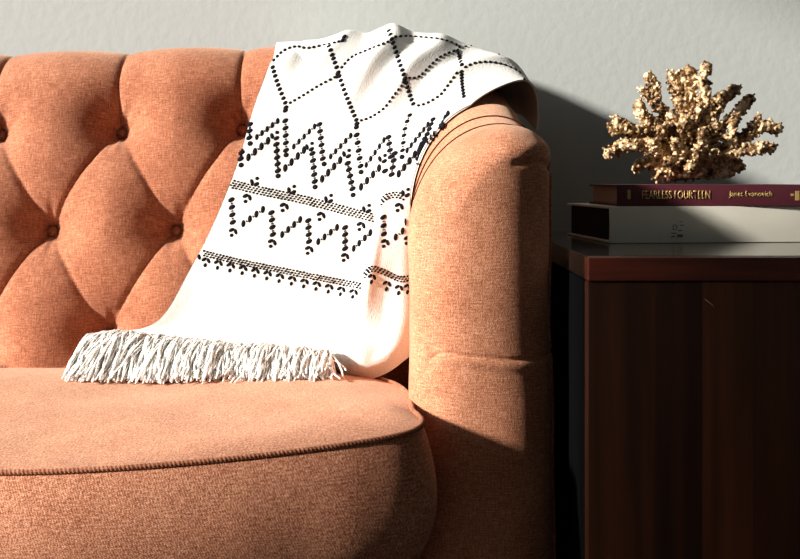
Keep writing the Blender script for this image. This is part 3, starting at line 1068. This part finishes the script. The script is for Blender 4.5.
# faint worn print on the pale spine
pl = []
px1 = BY / F
for (a, b, c_, d_) in ((673, 678, 233.4, 234.4), (673, 677, 236.4, 237.6), (679, 685, 235.0, 237.8), (680, 684, 230.6, 231.6), (675.5, 678, 225.2, 226.0), (674.5, 675.5, 226, 229), (678, 679, 226, 229),
                       (682, 686, 225.5, 226.3), (674, 678.5, 229.6, 230.4), (681, 685, 222, 222.6)):
    x0, x1 = (a - 609.5) * px1, (b - 609.5) * px1
    z1, z0 = (243.6 - c_) * px1, (243.6 - d_) * px1
    pl.append(box(x0, x1, -0.0019, -0.0012, z0, z1))
V, Fc = merge(pl)
mesh_obj('worn_spine_print', V, Fc, M_grey, None, None, False).parent = c1

# ------------------------------------------------------------------ CORAL
crng = random.Random(5)
cparts = []
def cbranch(pts, r, nub=1.0, taper=0.8):
    """pts: (px, py, Y)"""
    W = np.array([at(*p) for p in pts])
    L = np.r_[0, np.cumsum(np.linalg.norm(np.diff(W, axis=0), axis=1))]
    n = max(4, int(L[-1] / 0.004))
    s = np.linspace(0, L[-1], n)
    Q = catmull(W, np.interp(s, L, np.arange(len(L)))) if len(W) > 2 else W[0] + (W[1] - W[0]) * (s / L[-1])[:, None]
    rad = [r * (1 - (1 - taper) * k / (n - 1)) * crng.uniform(0.85, 1.15) for k in range(n)]
    cparts.append(tube([tuple(q + np.array([crng.gauss(0, .0012) for _ in range(3)])) for q in Q], rad, 9))
    # round tip
    cparts.append(sphere_mesh(*Q[-1], rad[-1] * 1.08, rad[-1] * 1.08, rad[-1] * 1.08, 10, 7))
    # knobbly polyps all over
    nn = int(L[-1] / 0.00075 * nub * (r / 0.006))
    for _ in range(nn):
        k = crng.randrange(n)
        a = Vector([crng.gauss(0, 1) for _ in range(3)])
        t = Vector(Q[min(k + 1, n - 1)] - Q[max(k - 1, 0)])
        if t.length > 0:
            t.normalize()
            if k < n - 2: a -= t * a.dot(t) * 0.75
        a.normalize()
        p0 = Vector(Q[k]) + a * rad[k] * 0.6
        ln = crng.uniform(0.0012, 0.0046)
        p1 = p0 + (a + t * 0.5).normalized() * (ln + rad[k] * 0.3)
        rr = crng.uniform(0.0013, 0.0024)
        cparts.append(tube([p0, p1], [rr * 1.1, rr * 0.8], 6))
        cparts.append(sphere_mesh(*p1, rr * 1.1, rr * 1.1, rr * 1.1, 7, 5))
Yc = 1.385
C = Yc
cbranch([(690,178,C),(690,160,C),(692,140,C+.005)], 0.022, 0.6)
cbranch([(655,176,C-.01),(690,174,C),(728,176,C)], 0.010, 0.8)
cbranch([(660,178,C+.02),(700,175,C+.03),(735,170,C+.02)], 0.010, 0.8)
cbranch([(690,172,C),(668,160,C-.02),(650,150,C-.03),(630,148,C-.035),(608,157,C-.03)], 0.0085)
cbranch([(672,160,C-.01),(650,138,C-.02),(632,134,C-.03),(612,131,C-.03)], 0.0085)
cbranch([(632,134,C-.03),(622,126,C-.032),(616,123,C-.03)], 0.0060)
cbranch([(690,150,C),(668,135,C-.005),(645,122,C-.01),(640,110,C-.01)], 0.0095)
cbranch([(672,128,C+.01),(660,112,C+.01),(654,104,C+.01),(656,95,C+.01),(648,80,C+.01)], 0.0080)
cbranch([(658,104,C+.01),(646,98,C+.01),(643,94,C+.01)], 0.0055)
cbranch([(688,140,C+.01),(684,115,C+.01),(677,98,C+.01),(672,80,C+.01)], 0.0090)
cbranch([(690,140,C+.012),(690,112,C+.012),(689,92,C+.012),(690,76,C+.012)], 0.0100)
cbranch([(682,96,C+.012),(683,86,C+.012),(681,78,C+.012)], 0.0080)
cbranch([(700,150,C-.01),(702,120,C-.01),(704,95,C-.01),(706,71,C-.01)], 0.0088)
cbranch([(700,140,C+.02),(714,118,C+.02),(724,102,C+.02),(737,92,C+.02)], 0.0075)
cbranch([(704,115,C+.02),(716,104,C+.02),(724,98,C+.02)], 0.0070)
cbranch([(705,155,C+.03),(722,132,C+.03),(738,116,C+.03),(749,102,C+.03)], 0.0080)
cbranch([(705,160,C-.01),(728,148,C-.015),(748,138,C-.02),(764,130,C-.02),(777,132,C-.02)], 0.0080)
cbranch([(748,138,C-.02),(756,126,C-.02),(758,121,C-.02)], 0.0058)
cbranch([(764,131,C-.02),(770,126,C-.02)], 0.0052)
cbranch([(728,150,C-.03),(732,134,C-.03),(736,119,C-.03)], 0.0070)
cbranch([(715,165,C-.02),(735,156,C-.03),(755,152,C-.035),(772,151,C-.03)], 0.0075)
cbranch([(715,168,C),(732,165,C),(741,171,C)], 0.0065)
cbranch([(668,170,C-.01),(648,166,C-.015),(636,171,C-.02)], 0.0070)
cbranch([(660,160,C+.03),(640,150,C+.03),(622,148,C+.03)], 0.0065)
# front knobs rising towards the room
for (a, b, y0, x2, y2, dd, r) in ((680,150,0,672,118,-.04,.0080),(690,150,0,684,126,-.05,.0085),(700,158,0,703,136,-.05,.0085),(688,165,0,676,146,-.055,.0080),
                                  (694,168,0,698,152,-.06,.0075),(680,172,0,668,166,-.05,.0075),(700,172,0,690,170,-.055,.0070),(712,166,0,716,156,-.05,.0070),
                                  (672,150,0,660,132,-.04,.0080),(665,160,0,652,146,-.045,.0080),(676,140,0,700,112,-.03,.0070),(700,140,0,716,128,-.03,.0075)):
    cbranch([(a, b, C), ((a + x2) / 2, (b + y2) / 2 + 2, C + dd * 0.6), (x2, y2, C + dd)], r, 1.1)
V, Fc = merge(cparts)
tmp = mesh_obj('tmp_coral', V, Fc, M_gold)
rm = tmp.modifiers.new('r', 'REMESH'); rm.mode = 'VOXEL'; rm.voxel_size = 0.0011; rm.use_smooth_shade = True
dg = bpy.context.evaluated_depsgraph_get()
cm = bpy.data.meshes.new_from_object(tmp.evaluated_get(dg))
bpy.data.objects.remove(tmp)
MC = NT('gilded_coral')
tc = MC.n('ShaderNodeTexCoord').outputs['Object']
n1 = MC.noise(tc, 160, 4, 0.6); n2 = MC.noise(tc, 38, 3, 0.6)
f_ = MC.math('ADD', MC.math('MULTIPLY', n1, 0.55), MC.math('MULTIPLY', n2, 0.45))
MC.l(MC.ramp(f_, [(0.41, srgb(58, 38, 24)), (0.50, srgb(168, 130, 86)), (0.58, srgb(236, 210, 168))]), MC.b.inputs['Base Color'])
MC.b.inputs['Metallic'].default_value = 0.25
MC.b.inputs['Roughness'].default_value = 0.42
MC.bump(MC.noise(tc, 500, 3), 0.0012, 0.8)
cm.materials.clear(); cm.materials.append(MC.m)
coral = bpy.data.objects.new('coral', cm)
COL.objects.link(coral)
cm.polygons.foreach_set('use_smooth', [True] * len(cm.polygons))
# seat it on the maroon book
zmin = min(v.co.z for v in cm.vertices)
coral.location.z = (CZ + 0.0007 + h1 + h2) - zmin + 0.0003
props(coral, 'gold brown branching coral ornament standing on the maroon book', 'coral')

# ------------------------------------------------------------------ ROOM
RX0, RX1, RY0, RY1, RH = -2.50, 2.2, -1.6, 1.785, 2.9
def struct(name, b, m):
    V, Fc = box(*b)
    o = mesh_obj(name, V, Fc, m, None, None, False)
    o['kind'] = 'structure'
    return o
struct('floor', (RX0 - .12, RX1 + .12, RY0 - .12, RY1 + .12, -0.05, 0), M_floor)
struct('ceiling', (RX0 - .12, RX1 + .12, RY0 - .12, RY1 + .12, RH, RH + .05), M_ceiling)
struct('wall_back', (RX0 - .12, RX1 + .12, RY1, RY1 + .12, 0, RH), M_wall)
struct('wall_right', (RX1, RX1 + .12, RY0, RY1, 0, RH), M_wall)
struct('wall_front', (RX0 - .12, RX1 + .12, RY0 - .12, RY0, 0, RH), M_wall)
# unseen left wall; window edge placed to keep the sun off the cabinet
WY0, WY1, WZ0, WZ1 = -0.12, 1.72, 0.70, 2.60
parts = [box(RX0 - .12, RX0, RY0, WY0, 0, RH), box(RX0 - .12, RX0, WY1, RY1, 0, RH), box(RX0 - .12, RX0, WY0, WY1, 0, WZ0), box(RX0 - .12, RX0, WY0, WY1, WZ1, RH)]
V, Fc = merge(parts)
wl = mesh_obj('wall_left', V, Fc, M_wall, None, None, False); wl['kind'] = 'structure'
M_trim = simple('white_trim', srgb(225, 225, 220), 0.5)
fr_ = [box(RX0 - .09, RX0 - .04, WY0, WY0 + .04, WZ0, WZ1), box(RX0 - .09, RX0 - .04, WY1 - .04, WY1, WZ0, WZ1),
       box(RX0 - .09, RX0 - .04, WY0 + .04, WY1 - .04, WZ0, WZ0 + .04), box(RX0 - .09, RX0 - .04, WY0 + .04, WY1 - .04, WZ1 - .04, WZ1)]
V, Fc = merge(fr_)
wf = mesh_obj('window_1', V, Fc, M_trim, None, None, False); wf['kind'] = 'structure'
struct('baseboard_back', (RX0, RX1, RY1 - 0.014, RY1, 0, 0.09), M_trim)

# ------------------------------------------------------------------ LIGHT
def sun_light(direction, strength, angle, color):
    l = bpy.data.lights.new('sun', 'SUN')
    l.energy = strength; l.angle = math.radians(angle); l.color = color
    o = bpy.data.objects.new('sun', l)
    o.rotation_euler = Vector(direction).to_track_quat('-Z', 'Y').to_euler()
    COL.objects.link(o)
sun_light((0.85, 0.38, -0.36), 9.0, 5.0, (1.0, 0.95, 0.88))
l = bpy.data.lights.new('window_skylight', 'AREA')
l.shape = 'RECTANGLE'; l.size = WY1 - WY0; l.size_y = WZ1 - WZ0; l.energy = 20; l.color = (0.90, 0.96, 1.0)
o = bpy.data.objects.new('window_skylight', l)
o.location = (RX0 - 0.02, (WY0 + WY1) / 2, (WZ0 + WZ1) / 2)
o.rotation_euler = (0, math.radians(-90), 0)
o.rotation_euler = Vector((1, 0, 0)).to_track_quat('-Z', 'Y').to_euler()
COL.objects.link(o)
w = bpy.data.worlds.new('World'); scene.world = w
w.use_nodes = True
w.node_tree.nodes['Background'].inputs[0].default_value = (0.80, 0.90, 1.0, 1)
w.node_tree.nodes['Background'].inputs[1].default_value = 0.5

# ------------------------------------------------------------------ CAMERA
cd = bpy.data.cameras.new('camera')
cd.sensor_width = 36; cd.lens = 36 * F / 800.0
cd.shift_y = (HY - 279.5) / 800.0
cd.clip_start = 0.02
cam = bpy.data.objects.new('camera', cd)
cam.location = CAM
cam.rotation_euler = (math.radians(90), 0, 0)
COL.objects.link(cam)
scene.camera = cam
scene.view_settings.view_transform = 'Standard'
scene.view_settings.look = 'None'
scene.view_settings.exposure = 0.15
scene.view_settings.gamma = 1.0
